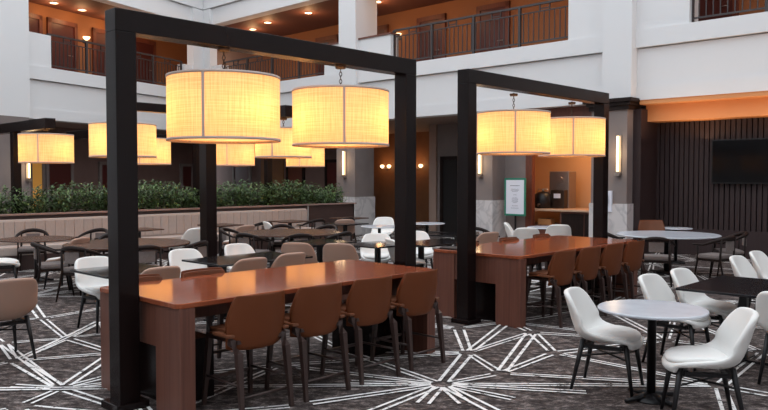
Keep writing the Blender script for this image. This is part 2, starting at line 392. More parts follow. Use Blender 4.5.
# walls
prismrot('brown', -16, 3, 2.5, 2.7, 0, 3.6, CN, LEFT_R, 'wall_left', 'dark brown ground floor wall behind the hedge')
prismrot('brown', -26, -15.9, 3.0, 3.2, 0, 3.6, BACK_O, BACK_R, 'wall_back', 'brown ground floor wall at the back of the hedge')
prismrot('ochre', -26, -11.2, 5.5, 5.7, 0, 3.6, BACK_O, BACK_R, 'wall_back', 'ochre wall at the end of the passage')
prismrot('taupe', -11.4, -11.2, 3.0, 5.5, 0, 3.6, BACK_O, BACK_R, 'wall_back', 'taupe wall return beside the passage')
prismrot('taupe', -11.2, -5.6, 2.8, 3.0, 0, 3.6, BACK_O, BACK_R, 'wall_back', 'taupe wall with a dark doorway')
prismrot('soffit', -11.45, -11.15, 2.72, 2.8, 0, 3.6, BACK_O, BACK_R, 'trim_9', 'light vertical trim beside the passage')
# ground doors
def plain_door(W, R, x, y, w, h, label, pm='maroon', fm='taupe'):
    root = empty('door', label, 'door', W(x, y-.06, 0), R)
    MB(fm).box(-w/2-.12, -w/2, -.03, .06, 0, h+.1).box(w/2, w/2+.12, -.03, .06, 0, h+.1).box(-w/2-.12, w/2+.12, -.03, .06, h, h+.12).build('frame', root)
    MB(pm).box(-w/2, w/2, 0, .05, 0, h).build('panel', root)
    MB('steel').box(w*.36, w*.4, -.06, .0, .9, 1.2).build('handle', root)
plain_door(LW, LEFT_R, -4.9, 2.5, .94, 2.35, 'maroon door behind the hedge, right of the lit doorway')
plain_door(LW, LEFT_R, -5.85, 2.5, .4, 2.35, 'narrow lit yellow doorway behind the left cantilever lamp', 'doorway_glow')
plain_door(LW, LEFT_R, -2.8, 2.5, .4, 2.3, 'dark narrow door beside the big frame post')
plain_door(LW, LEFT_R, 1.75, 2.5, .55, 2.3, 'maroon door left of the dark middle post')
plain_door(BW, BACK_R, -22.5, 3.0, 1.1, 2.3, 'maroon door right of the dark middle post')
plain_door(BW, BACK_R, -18.8, 3.0, .9, 2.35, 'brown glazed door behind the small far lamp', 'doorwood', 'darkwood')
plain_door(BW, BACK_R, -16.55, 3.0, .6, 2.4, 'dark brown door under the exit sign', 'maroon', 'darkwood')
plain_door(BW, BACK_R, -10.3, 2.8, 1.1, 2.4, 'dark doorway in the taupe wall past the passage', 'slatback', 'darkwood')
prismrot('ochre', -21.1, -19.6, 2.94, 3.0, 0, 3.6, BACK_O, BACK_R, 'trim_10', 'ochre strip of wall behind the hedge')  # thin ochre panel set over the brown wall
# exit sign
r = empty('exit_sign', 'small red exit sign hanging under the soffit by the back column', 'sign', BW(-16.6, 2.4, 2.85), BACK_R+.35)
MB('blackmetal').box(-.22, .22, -.03, .03, -.1, .12).tube([(0, 0, .1), (0, 0, .76)], .01).build('housing', r)
def letters(parent, x0, z0, h, mname, y):
    w = h*.55; t = h*.16; mb = MB(mname)
    def E(x): mb.box(x, x+t, y, y+.008, z0, z0+h); [mb.box(x+t*.9, x+w, y, y+.008, z0+q*(h-t), z0+q*(h-t)+t) for q in (0, .5, 1)]
    def X(x):
        for s in (0, 1):
            a = (x+t*.7, z0+t*.5) if s else (x+w-t*.7, z0+t*.5); b = (x+w-t*.7, z0+h-t*.5) if s else (x+t*.7, z0+h-t*.5)
            mb.tube([(a[0], y+.004+s*.001, a[1]), (b[0], y+.004+s*.001, b[1])], t*.6, 6)
    def I(x): mb.box(x+w/2-t/2, x+w/2+t/2, y, y+.008, z0, z0+h)
    def T(x): I(x); mb.box(x, x+w, y+.001, y+.009, z0+h-t, z0+h)
    for i, f in enumerate((E, X, I, T)): f(x0+i*w*1.3)
    return mb.build('lettering', parent)
letters(r, -.2, -.07, .15, 'red', -.045)

# columns on the ground floor
def ground_column(x0, x1, y0, y1, label, W=BW, O=BACK_O, R=BACK_R, m='taupe', mh=1.2):
    struct(MB(m).box(x0, x1, y0, y1, 0, 3.6).build('column', loc=O, rz=R), label)
    if mh:
        struct(MB('marble').box(x0-.03, x1+.03, y0-.03, y1+.03, 0, mh).build('column', loc=O, rz=R), 'marble base of ' + label)
ground_column(-12.85, -12.0, -.25, .6, 'taupe column under the back balconies, left of the passage')
ground_column(-7.5, -6.75, -.25, .7, 'taupe column left of the framed sign')
ground_column(-3.85, -2.95, -.3, .75, 'taupe column left of the slatted wall')
ground_column(-9.9, -8.25, -.25, .6, 'grey column at the far left', LW, CN, LEFT_R, mh=0)
mb = MB('darkwood')
for i, (o, z0, z1) in enumerate(((.05, 3.38, 3.48), (.1, 3.48, 3.56), (.16, 3.56, 3.64))): mb.box(-3.85-o, -2.95+o, -.3-o, .75, z0, z1)
struct(mb.build('trim_11', loc=BACK_O, rz=BACK_R), 'dark crown moulding on the column left of the slatted wall')
prismrot('slat', -2.97, -2.76, .0, 1.05, 0, 3.4, BACK_O, BACK_R, 'trim_12', 'dark side return of the slatted wall')
# panel between sign and niche
prismrot('taupe', -6.75, -6.1, .35, .5, 0, 3.6, BACK_O, BACK_R, 'wall_back', 'taupe panel behind the framed sign')
prismrot('doorwood', -6.1, -5.9, .35, .5, 0, 3.6, BACK_O, BACK_R, 'trim_13', 'red brown wood jamb of the coffee niche')
prismrot('doorwood', -5.9, -3.8, .35, .5, 2.95, 3.6, BACK_O, BACK_R, 'trim_14', 'wood header over the coffee niche')
# coffee niche
M['niche'] = mat('niche_wall', (.62, .37, .2), .6)
prismrot('niche', -6.9, -3.0, 2.1, 2.2, 0, 3.6, BACK_O, BACK_R, 'wall_back', 'orange back wall of the coffee niche')
prismrot('niche', -7.0, -6.9, .7, 2.2, 0, 3.6, BACK_O, BACK_R, 'wall_back', 'orange left wall of the coffee niche')
prismrot('niche', -3.4, -3.3, .7, 2.2, 0, 3.6, BACK_O, BACK_R, 'wall_back', 'orange right wall of the coffee niche')
prismrot('niche', -7.0, -3.3, .5, 2.2, 3.3, 3.4, BACK_O, BACK_R, 'ceiling', 'ceiling of the coffee niche')
lamp('AREA', BW(-4.8, 1.15, 3.2), 38, (1, .55, .25), .9)
r = empty('coffee_counter', 'wooden coffee counter with a pale top in the niche', 'counter', BW(-4.7, .6, 0), BACK_R)
MB('counter').box(-1.9, .88, -.1, 1.3, .93, .98, .01).build('countertop', r)
MB('tablewood').box(-.5, .84, 0, 1.2, 0, .93).build('cabinet', r)
MB('tablewood').box(-1.85, -.5, 0, 1.2, 0, .55).build('shelf', r)
for i in range(2): MB('darkwood').box(-.45+i*.66, .18+i*.66, -.02, 0, .05, .88).build('door', r)
r = empty('coffee_urn', 'black rounded coffee urn at the left end of the niche counter', 'coffee machine', BW(-5.96, 1.0, .98), BACK_R)
MB('blackmetal').lathe([(.2, 0), (.24, .04), (.25, .2), (.22, .38), (.12, .44), (.03, .46)], 24).build('body', r)
MB('steel').lathe([(.03, .46), (.035, .5), (.01, .52)], 12).build('lid_knob', r)
MB('steel').tube([(.05, -.24, .12), (.05, -.33, .12), (.05, -.33, .06)], .018).build('tap', r)
MB('steel').tube([(-.2, 0, .38), (-.14, 0, .52), (.14, 0, .52), (.2, 0, .38)], .014).build('handle', r)
r = empty('coffee_machine', 'tall brown coffee machine with a round dial standing in the niche', 'coffee machine', BW(-5.65, 1.3, .98), BACK_R)
MB('steel').box(-.3, .3, 0, .4, 0, 1.0, .02).build('housing', r)
MB('glassdark').box(-.12, .28, -.22, 0, 0, .5, .02).build('brew_unit', r)
MB('steel').tube([(.04, 0, .78), (.04, -.04, .78)], .08, 20).build('dial', r)
MB('paper').box(-.02, .18, -.235, -.22, .28, .4).build('display', r)
r = empty('condiment_box', 'small open wooden box on the shelf below the niche counter', 'box', BW(-5.75, .85, .55), BACK_R)
MB('cove').box(-.2, .2, -.12, .12, 0, .16, .01).build('body', r); MB('darkwood').box(-.17, .17, -.09, .09, .155, .165).build('inside', r)
# menu sign
r = empty('framed_sign', 'white notice in a teal frame beside the coffee niche', 'sign', BW(-6.2, .0, .8), BACK_R)
MB('teal').box(-.33, .33, 0, .03, .0, .05).box(-.33, .33, 0, .03, .95, 1.0).box(-.33, -.28, 0, .03, .05, .95).box(.28, .33, 0, .03, .05, .95).build('frame', r)
MB('paper').box(-.28, .28, .005, .025, .05, .95).build('sheet', r)
mb = MB('ink'); rr = random.Random(5)
for i, (z, w) in enumerate(((.79, .3), (.70, .22), (.67, .26), (.64, .18), (.55, .1), (.47, .14), (.44, .2), (.41, .16), (.38, .2), (.35, .12), (.26, .18), (.2, .24))):
    x = -w/2
    while x < w/2:
        l = rr.uniform(.015, .04); mb.box(x, min(x+l, w/2), .001, .006, z, z+(.018 if i == 0 else .01)); x += l+.01
mb.build('lettering', r)
MB('blackmetal').box(-.02, .02, .02, .05, -.78, 0).box(-.2, .2, -.12, .2, -.8, -.78).build('stand', r)
# sconces with tall lit tubes
def tube_sconce(W, R, x, y, z0, z1, label):
    root = empty('wall_sconce', label, 'wall lamp', W(x, y, (z0+z1)/2), R); h = (z1-z0)/2
    MB('steel').box(-.06, .06, -.03, .0, -h-.06, h+.03).box(-.07, .07, -.12, 0, -h-.1, -h-.03).build('backplate', root)
    MB('sconce').tube([(0, -.08, -h), (0, -.08, h)], .03, 14).build('tube', root)
    v = W(x, y-.3, (z0+z1)/2); lamp('POINT', v, 5, (1, .7, .4), .1)
tube_sconce(BW, BACK_R, -12.45, -.25, 1.9, 2.65, 'tall glowing wall sconce on the column left of the passage')
tube_sconce(BW, BACK_R, -7.12, -.25, 1.92, 2.5, 'tall glowing wall sconce beside the framed sign')
tube_sconce(BW, BACK_R, -3.14, -.3, 1.95, 2.77, 'tall glowing wall sconce left of the slatted wall')
tube_sconce(LW, LEFT_R, -8.35, -.25, 1.8, 2.35, 'tall glowing wall sconce left of the hedge')
# passage sconces with two small globes
for x, lb in ((-16.0, 'double globe wall lamp left of the portal post in the passage'), (-14.3, 'double globe wall lamp right of the portal post in the passage')):
    root = empty('wall_sconce', lb, 'wall lamp', BW(x, 5.45, 2.25), BACK_R)
    MB('steel').tube([(0, .03, -.1), (0, -.08, -.06)], .02).tube([(-.2, -.08, -.06), (.2, -.08, -.06)], .015).build('arm', root)
    for s in (-1, 1): MB('sconce').lathe([(.03, -.05), (.08, 0), (.09, .05), (.04, .09)], 12, (s*.19, -.08)).build('globe', root)
    lamp('POINT', BW(x, 5.0, 2.4), 7, (1, .5, .2), .1)
# phone box on the column
r = empty('wall_phone', 'white wall phone with a black handset on the column', 'phone', BW(-3.42, -.36, 1.2), BACK_R)
MB('paper').box(-.13, .13, 0, .06, -.2, .3, .01).build('housing', r); MB('blackmetal').box(-.09, .05, -.04, 0, -.02, .2, .01).build('handset', r)
# slatted wall
prismrot('slatback', -2.8, 8, 1.0, 1.1, 0, 3.6, BACK_O, BACK_R, 'wall_back', 'black backing behind the slats')
mb = MB('slat'); x = -2.79
while x < 7.9: mb.box(x, x+.088, .9, 1.0, .6, 3.12); x += .115
struct(mb.build('wall_right', loc=BACK_O, rz=BACK_R), 'dark vertical wooden slats on the right wall')
prismrot('slat', -2.8, 8, .86, 1.0, 0, .62, BACK_O, BACK_R, 'baseboard_right', 'dark solid panel below the slats')
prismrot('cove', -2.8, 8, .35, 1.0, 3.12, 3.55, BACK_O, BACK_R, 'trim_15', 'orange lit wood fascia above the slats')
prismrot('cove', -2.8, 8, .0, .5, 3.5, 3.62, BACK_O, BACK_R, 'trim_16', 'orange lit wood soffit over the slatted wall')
for i in range(4): lamp('AREA', BW(-1.6+i*1.9, -.1, 2.7), 16, (1, .62, .36), 1.5, (PI, 0, 0))
r = empty('television', 'large black television hanging on the slatted wall', 'television', BW(-.42, .78, 2.17), BACK_R)
MB('blackmetal').box(-1.03, 1.03, 0, .05, -.5, .5, .01).build('housing', r); MB('screen').box(-1.0, 1.0, -.004, .002, -.47, .47).build('screen', r)
MB('blackmetal').box(-.3, .3, .05, .09, -.2, .2).build('bracket', r)
# rest of the atrium shell out of frame
prismrot('white', 7.9, 8.1, -26, 1, 0, 12, BACK_O, BACK_R, 'wall_right', 'white wall beyond the right edge')
struct(MB('white').box(-9.5, 30, -.1, .1, 0, 12).build('wall_front', loc=P(-10.5, -9), rz=RA+PI/2), 'white wall behind the viewer')
prismrot('white', -28, -16, 0, .3, 0, 12, CN, LEFT_R, 'wall_left', 'white wall beyond the left edge')

# ------------------------------------------------------------------ planter, hedge and banquette
r = empty('long_planter', 'long low dark wood planter running behind the banquette', 'planter', P(-3, 10.85), RA)
MB('planter').box(0, 15.2, 0, .08, 0, 1.04).box(0, 15.2, .92, 1.0, 0, 1.04).box(15.1, 15.2, .0, 1, 0, 1.04).box(0, .1, 0, 1, 0, 1.04).build('body', r)
MB('ledge').box(0, 15.25, -.06, .12, 1.04, 1.08, .008).box(0, 15.25, .88, 1.04, 1.04, 1.08, .008).box(15.1, 15.25, .12, .88, 1.04, 1.08).build('ledge', r)
MB('soil').box(.1, 15.1, .08, .92, .8, .92).build('soil', r)
MB('white').box(13.4, 13.42, -.02, .0, 0, 1.03).build('edge_strip', r)
mb = MB('leaf'); rr = random.Random(11)
for i in range(3200):
    x = rr.uniform(.2, 15.0); y = rr.uniform(.15, .85); base = Vector((x, y, .9))
    n_l = 7; hh = rr.uniform(.45, .8) + .12*math.sin(x*2.3)*math.sin(x*.7+1)
    top = base + Vector((rr.uniform(-.15, .15), rr.uniform(-.25, .2), hh))
    for j in range(n_l):
        t = rr.uniform(.25, 1); p = base.lerp(top, t)
        an = rr.uniform(0, 2*PI); L = rr.uniform(.09, .2); w = rr.uniform(.01, .026)
        d = Vector((math.cos(an), math.sin(an), rr.uniform(.0, .9))).normalized(); sd = d.cross(Vector((0, 0, 1))).normalized()*w
        q = p + d*L*.55; e = p + d*L - Vector((0, 0, rr.uniform(.02, .09)))
        v = [mb.bm.verts.new(k) for k in (p, q-sd, e, q+sd)]
        f = mb.bm.faces.new(v)
o = mb.build('hedge_foliage', loc=P(-3, 10.85), rz=RA); tag(o, 'dense green leafy hedge growing in the long planter', 'hedge', kind='stuff')
r = empty('banquette', 'long beige upholstered banquette in front of the planter', 'banquette', P(-3, 10.15), RA)
MB('planter').box(0, 13.2, 0, .66, 0, .3).build('base', r)
MB('beigefab').box(0, 13.2, -.02, .5, .3, .47, .03).build('seat', r)
mb = MB('beigefab'); n = 66
mb.box(0, 13.2, .48, .66, .45, .97, .04)
for i in range(n): mb.box(i*.2+.003, i*.2+.197, .465, .5, .5, .94, .015)
mb.build('backrest', r)

# ------------------------------------------------------------------ furniture models
def seat_grid(prof, nx=9, mats=('shellw', 'shellw')):
    """prof: (y, z, halfwidth, side_forward, side_up)"""
    mb = MB(list(mats)); R = []
    for (y, z, hw, fy, uz) in prof:
        row = []
        for i in range(nx):
            s = -1 + 2*i/(nx-1); k = abs(s)**2.4
            row.append(Vector((s*hw, y+fy*k, z+uz*k)))
        R.append(row)
    mb.loft(R, close=False, caps=False); bmesh.ops.reverse_faces(mb.bm, faces=mb.bm.faces); mb.open = True; return mb
def shell_chair(label, outer):
    root = empty('dining_chair', label, 'chair')
    prof = [(.28, .375, .19, -.05, .0), (.295, .42, .21, -.05, .01), (.26, .455, .238, -.04, .02), (.12, .458, .255, -.01, .04), (-.04, .448, .262, 0, .07), (-.14, .445, .268, .03, .1), (-.205, .48, .27, .07, .11),
            (-.24, .56, .265, .125, .04), (-.27, .66, .255, .115, 0), (-.296, .755, .24, .085, 0), (-.313, .818, .215, .055, -.01), (-.32, .845, .168, .035, -.014)]
    mb = seat_grid(prof, 11, ('shellw', outer)); o = mb.build('shell', root)
    mods(o, .045, 1, 1)
    pm = [(.285, .46, .18, -.05, .0), (.25, .495, .22, -.04, 0), (.08, .51, .235, -.01, .01), (-.06, .505, .23, 0, .01), (-.15, .5, .2, .02, .0), (-.18, .48, .14, .03, .0)]
    o = seat_grid(pm, 9).build('seat_pad', root); mods(o, .05, 1)
    for sx in (-1, 1):
        for sy, y0, y1 in ((1, .19, .255), (-1, -.16, -.25)):
            MB('blackmetal').tube([(sx*.17, y0, .44), (sx*.215, y1, 0)], 0, 8, [.024, .013]).build('leg', root)
    mb = MB('blackmetal'); mb.tube([(-.18, .19, .3), (.18, -.17, .3)], .008).tube([(.18, .19, .3), (-.18, -.17, .3)], .008)
    mb.box(-.18, .18, .14, .18, .375, .41).box(-.18, .18, -.17, -.13, .365, .4).box(-.19, -.15, -.15, .16, .37, .4).box(.15, .19, -.15, .16, .37, .4)
    mb.build('stretcher', root)
    return root
def bar_stool(label):
    root = empty('bar_stool', label, 'bar stool')
    prof = [(.235, .57, .2, -.03, 0), (.22, .595, .215, -.03, .005), (.08, .60, .235, 0, .01), (-.08, .595, .25, 0, .03), (-.155, .61, .258, .04, .05), (-.19, .67, .262, .09, .03),
            (-.212, .76, .256, .09, 0), (-.23, .86, .24, .07, 0), (-.235, .90, .225, .06, 0), (-.235, .905, .22, .055, 0)]
    o = seat_grid(prof, 11, ('leatherin', 'leather')).build('shell', root); mods(o, .022, 1, 1)
    bp = [(-.20, .5, .25, .1, .01), (-.215, .503, .262, .1, .01), (-.225, .56, .272, .1, .0), (-.245, .68, .275, .1, 0), (-.262, .8, .26, .09, 0), (-.272, .88, .238, .08, 0), (-.274, .912, .228, .07, 0), (-.272, .918, .222, .065, 0)]
    o = seat_grid(bp, 11, ('leather', 'leather')).build('back_panel', root); mods(o, .014, 1)
    MB('leatherin').box(-.2, .2, -.13, .2, .595, .635, .02).build('seat_cushion', root)
    for sx in (-1, 1):
        MB('stoolleg').tube([(sx*.19, .2, .58), (sx*.225, .24, 0)], 0, 4, [.03, .02], sq=True).build('leg', root)
        MB('stoolleg').tube([(sx*.235, -.13, .6), (sx*.24, -.17, .56), (sx*.225, -.235, .48), (sx*.235, -.29, 0)], 0, 4, [.03, .036, .034, .021], sq=True).build('leg', root)
        MB('leatherin').box(sx*.26-.03, sx*.26+.03, -.2, .02, .6, .625, .01).build('arm_cap', root)
    MB('stoolleg').box(-.21, .21, -.2, .21, .545, .575).build('seat_frame', root)
    mb = MB('stoolleg'); mb.box(-.215, .215, .22, .245, .2, .225)
    for sx in (-1, 1): mb.tube([(sx*.215, .23, .24), (sx*.228, -.26, .24)], .011, 6)
    mb.tube([(-.23, -.26, .15), (.23, -.26, .15)], .011, 6)
    mb.build('footrest', root)
    return root
def arm_chair(label):
    root = empty('wooden_armchair', label, 'armchair')
    o = MB('grayfab').box(-.24, .24, -.2, .24, .42, .49, .03).build('seat', root)
    MB('darkwood').box(-.23, .23, -.2, .23, .38, .42).build('seat_frame', root)
    for sx in (-1, 1):
        MB('darkwood').tube([(sx*.23, .2, .66), (sx*.225, .2, .4), (sx*.25, .26, 0)], 0, 8, [.014, .02, .012]).build('leg', root)
        MB('darkwood').tube([(sx*.2, -.22, .76), (sx*.21, -.2, .42), (sx*.24, -.3, 0)], 0, 8, [.014, .02, .012]).build('leg', root)
    pts = []
    for i in range(17):
        a = PI*(1+ (i)/16); x = .285*math.cos(a); y = .05+.33*math.sin(a)
        pts.append((x, y, .66 + .13*math.sin(PI*i/16)))
    pts = [(-.275, .26, .66)] + pts + [(.275, .26, .66)]
    o = MB('darkwood').tube(pts, 0, 8, [.014, .018] + [.018+.02*math.sin(PI*i/16) for i in range(1, 16)] + [.018, .014]).build('arm_rail', root)
    MB('grayfab').box(-.12, .12, -.262, -.24, .56, .73, .01).build('back_pad', root)
    return root
def round_table(label, R, top, z=.75, th=.025, rc=.035, group=None, base=.26):
    root = empty('round_table', label, 'table', group=group)
    MB(top).lathe([(R-.012, z-th), (R, z-th+.006), (R, z-.006), (R-.008, z)], 64).build('tabletop', root)
    MB('blackmetal').lathe([(rc, .03), (rc, z-th-.01), (.12, z-th-.008), (.12, z-th)], 20).build('column', root)
    mb = MB('blackmetal'); 
    for k in range(4):
        a = k*PI/2+.4; c, s = math.cos(a), math.sin(a)
        mb.tube([(0, 0, .045), (c*base, s*base, .018)], 0, 8, [.03, .015])
    mb.lathe([(base*.55, .0), (base*.55, .01), (.06, .05)], 24)
    mb.build('base', root); return root
def square_table(label, la, lb, top='laminate', cols=1):
    root = empty('dining_table', label, 'table')
    MB(top).box(-la/2, la/2, -lb/2, lb/2, .725, .75, .004).build('tabletop', root)
    for k in range(cols):
        x = 0 if cols == 1 else (-la*.28 + k*la*.56)
        c = MB('blackmetal').box(x-.035, x+.035, -.035, .035, .02, .72).box(x-.2, x+.2, -.2, .2, .705, .725).build('column', root)
        MB('blackmetal').box(x-.27, x+.27, -.03, .03, 0, .025).box(x-.03, x+.03, -.27, .27, 0, .025).build('base', root)
    return root
protos = {}
def put(kind, x, y, rz, label, maker, *a, group=None, z=0):
    key = (kind,) + a
    if key not in protos: protos[key] = maker(label, *a); o = protos[key]
    else: o = copytree(protos[key])
    o.location = (x, y, z); o.rotation_euler = (0, 0, rz); o['label'] = label
    if group: o['group'] = group
    return o
def face(dx, dy): return math.atan2(dy, dx) - PI/2      # chairs face local +y

# ------------------------------------------------------------------ long bar tables
def long_table(label, a0, a1, b0, b1):
    L, W = a1-a0, b1-b0; z1, z0 = .87, .83
    root = empty('long_table', label, 'table', P(a0, b0), RA)
    for xa, xb in ((.16, .55), (L-.6, L-.14)): MB('black').box(xa, xb, .37, W-.37, 0, .5).build('pedestal', root)
    mb = MB('tabletop'); c = .06; pts = []
    for cx, cy, st in ((L-c, c, -PI/2), (L-c, W-c, 0), (c, W-c, PI/2), (c, c, PI)):
        for i in range(6): t = st + PI/2*i/5; pts.append((cx+c*math.cos(t), cy+c*math.sin(t)))
    mb.poly(pts, z0, z1); o = mb.build('tabletop', root); m = o.modifiers.new('bevel', 'BEVEL'); m.width = .006; m.segments = 2; m.limit_method = 'ANGLE'
    for xa, xb in ((.02, .15), (L-.13, L-.005)):
        for ya, yb in ((.005, .36), (W-.36, W-.005)):
            MB('tablewood').box(xa, xb, ya, yb, 0, z0, .006).build('leg', root)
        MB('tablewood').box(xa+.01, xb-.01, .36, W-.36, .5, z0).build('end_panel', root)
    MB('tablewood').box(.14, L-.12, W/2-.04, W/2+.04, .62, z0).build('apron', root)
    return root
T1 = long_table('near long cherry wood communal table with brown stools', -.1, 2.87, .02, 1.31)
T2 = long_table('far long cherry wood communal table by the second portal frame', 4.5, 7.7, .08, 1.44)
r = empty('menu_stand', 'small black tray lying on the far end of the second long table', 'tray', P(4.62, 1.25, .87), RA)
MB('blackmetal').box(-.05, .2, -.2, .12, 0, .02, .005).build('tray', r)
# portal frames
def portal(label, a0, a1, b, s=.17, h=3.12):
    root = empty('portal_frame', label, 'frame', P(a0, b), RA); L = a1-a0
    for x in (0, L):
        MB('black').box(x-s/2, x+s/2, -s/2, s/2, .02, h-s, .006).build('post', root)
        MB('black').box(x-s/2-.05, x+s/2+.05, -s/2-.05, s/2+.05, 0, .06, .006).build('base_plate', root)
    MB('black').box(-s/2, L+s/2, -s/2, s/2, h-s, h, .006).build('beam', root)
    return root
portal('near black portal frame spanning the first long table', -.2, 3.09, .64, h=3.09)
portal('far black portal frame over the second long table', 4.38, 7.85, .78, h=3.13)

# pendants
def pendant(label, R=.49, H=.55, top=3.0, zc=2.44, seam=0.0, kw=1.0):
    root = empty('drum_pendant', label, 'pendant lamp')
    z0, z1 = zc-H/2, zc+H/2; n = 64
    mb = MB('shade'); rings = [[Vector((R*math.cos(2*PI*k/n), R*math.sin(2*PI*k/n), z)) for k in range(n)] for z in (z0, z0+H*.25, zc, z0+H*.75, z1)]
    mb.loft(rings, caps=False); mb.build('lamp_shade', root)
    for z, nm in ((z0, 'bottom_trim_ring'), (z1, 'top_trim_ring')):
        mb = MB('trimmetal'); mb.loft([[Vector((r_*math.cos(2*PI*k/n), r_*math.sin(2*PI*k/n), zz)) for k in range(n)] for r_, zz in ((R-.003, z-.011), (R+.005, z-.011), (R+.005, z+.011), (R-.003, z+.011))], caps=False); mb.build(nm, root)
    for k in range(3):
        mb = MB('trimmetal')
        a = seam + k*2*PI/3; c, s = math.cos(a), math.sin(a); t = Vector((-s, c, 0))*.011
        p = Vector((c, s, 0))*(R+.005); q = Vector((c, s, 0))*(R-.002)
        mb.loft([[p-t+Vector((0, 0, z)), p+t+Vector((0, 0, z)), q+t+Vector((0, 0, z)), q-t+Vector((0, 0, z))] for z in (z0, z1)], sm=False); mb.build('seam_strip', root)
    mb = MB('shade'); rg = []
    f = mb.bm.faces.new([mb.bm.verts.new(((R-.006)*math.cos(2*PI*k/n), (R-.006)*math.sin(2*PI*k/n), z0+.012)) for k in range(n)]); mb.open = True; mb.build('diffuser', root)
    mb = MB('blackmetal')
    for k in range(3):
        a = seam + k*2*PI/3; mb.tube([(0, 0, z1-.03), ((R-.005)*math.cos(a), (R-.005)*math.sin(a), z1-.03)], .006, 6)
    mb.tube([(0, 0, z1-.03), (0, 0, zc+.08)], .02, 10); mb.build('spider', root)
    for k in range(3):
        a = seam + PI/3 + k*2*PI/3; MB('bulb').lathe([(.015, zc+.07), (.035, zc+.03), (.038, zc), (.02, zc-.04)], 12, (.28*math.cos(a), .28*math.sin(a))).build('bulb', root)
    mb = MB('chain'); z = z1-.03; k = 0
    while z < top-.03:
        ax = Vector((1, 0, 0)) if k % 2 else Vector((0, 1, 0)); rr_ = []
        lp = [Vector((0, 0, z+.024)) + ax*.014*math.cos(t*PI/3) + Vector((0, 0, .024*math.sin(t*PI/3))) for t in range(7)]
        mb.tube(lp, .0045, 5); z += .036; k += 1
    mb.lathe([(.05, top-.03), (.055, top-.005), (.055, top)], 16); mb.build('chain', root)
    return root
def lampset(x, y, label, R, zc, H, top, seam, pw):
    o = pendant(label, R, H, top, zc, seam); o.location = (x, y, 0)
    for k in range(3):
        a = seam + PI/3 + k*2*PI/3; lamp('POINT', (x+.28*math.cos(a), y+.28*math.sin(a), zc-.01), pw/3, (1, .475, .145), .05)
PW = 36
def seam_for(x, y, px): # seam that faces the room at a small turn
    return math.atan2(-y, -x) + px
p = P(.74, .64); lampset(p.x, p.y, 'largest drum pendant under the near portal, left one', .48, 2.395, .535, 2.92, seam_for(p.x, p.y, -.35), PW)
p = P(2.12, .64); lampset(p.x, p.y, 'second drum pendant under the near portal, right one', .48, 2.395, .535, 2.92, seam_for(p.x, p.y, .07), PW)
p = P(5.4, .78); lampset(p.x, p.y, 'drum pendant under the far portal, left one', .48, 2.395, .535, 2.92, seam_for(p.x, p.y, .05), PW)
p = P(6.93, .78); lampset(p.x, p.y, 'drum pendant under the far portal, right one', .48, 2.395, .535, 2.92, seam_for(p.x, p.y, .05), PW)

# cantilever posts over the banquette with their lamps
CANT = [(2.9, 'leftmost black cantilever post standing in the planter', 'leftmost drum lamp, over the banquette', .49),
        (5.0, 'black cantilever post in the planter hidden behind the near portal', 'drum lamp just right of the near portal post, lower one', .49),
        (7.2, 'black cantilever post in the planter behind the dark middle post', 'small drum lamp below the big front drum', .49),
        (9.4, 'rightmost black cantilever post standing in the planter', 'smallest far drum lamp at the right end of the hedge', .49)]
for a, l1, l2, R in CANT:
    root = empty('cantilever_post', l1, 'post', P(a, 11.3), RA); s = .08
    MB('black').box(-s, s, -s, s, .9, 2.74, .005).build('post', root)
    MB('black').box(-.1, .1, -1.75, 2.2, 2.74, 2.94, .005).build('beam', root)
    p = P(a, 9.75); lampset(p.x, p.y, l2, R, 2.36, .53, 2.74, seam_for(p.x, p.y, -.3), 32)
# middle pergola over the round tables
root = empty('pergola_frame', 'dark middle post with two lamp arms among the round tables', 'frame', P(3.9, 5.75), RA)
MB('black').box(-.1, .1, -.1, .1, .02, 2.82, .005).build('post', root)
MB('black').box(-.16, .16, -.16, .16, 0, .05).build('base_plate', root)
MB('black').box(-1.62, .1, -.08, .08, 2.82, 2.95, .005).build('beam', root)
MB('black').box(-.1, .1, -2.15, -.08, 2.68, 2.85, .005).build('arm', root)
p = P(2.42, 5.75); lampset(p.x, p.y, 'drum lamp half hidden behind the near portal post, upper one', .48, 2.36, .48, 2.82, seam_for(p.x, p.y, .3), 32)
p = P(3.9, 3.77); lampset(p.x, p.y, 'drum lamp between the two front drums', .41, 2.31, .41, 2.68, seam_for(p.x, p.y, -.4), 28)

# ------------------------------------------------------------------ stools
ordn = ['nearest', 'second', 'third', 'farthest']
for i, a in enumerate((.48, 1.1, 1.73, 2.38)):
    q = P(a, 0.0); put('stool', q.x, q.y, RA, 'brown leather bar stool, %s on the near side of the first long table' % ordn[i], bar_stool)
for i, a in enumerate((.3, .98)):
    q = P(a, 1.17); put('stool', q.x, q.y, RA+PI, 'brown leather bar stool across the first long table, %s from the big post' % ordn[i], bar_stool)
for i, a in enumerate((5.1, 5.75, 6.4, 7.05)):
    q = P(a, .02); put('stool', q.x, q.y, RA, 'brown leather bar stool, %s on the near side of the second long table' % ordn[i], bar_stool)
for i, a in enumerate((5.2, 6.2, 7.1)):
    q = P(a, 1.18); put('stool', q.x, q.y, RA+PI, 'brown leather bar stool across the second long table, %s from its left end' % ordn[i], bar_stool)

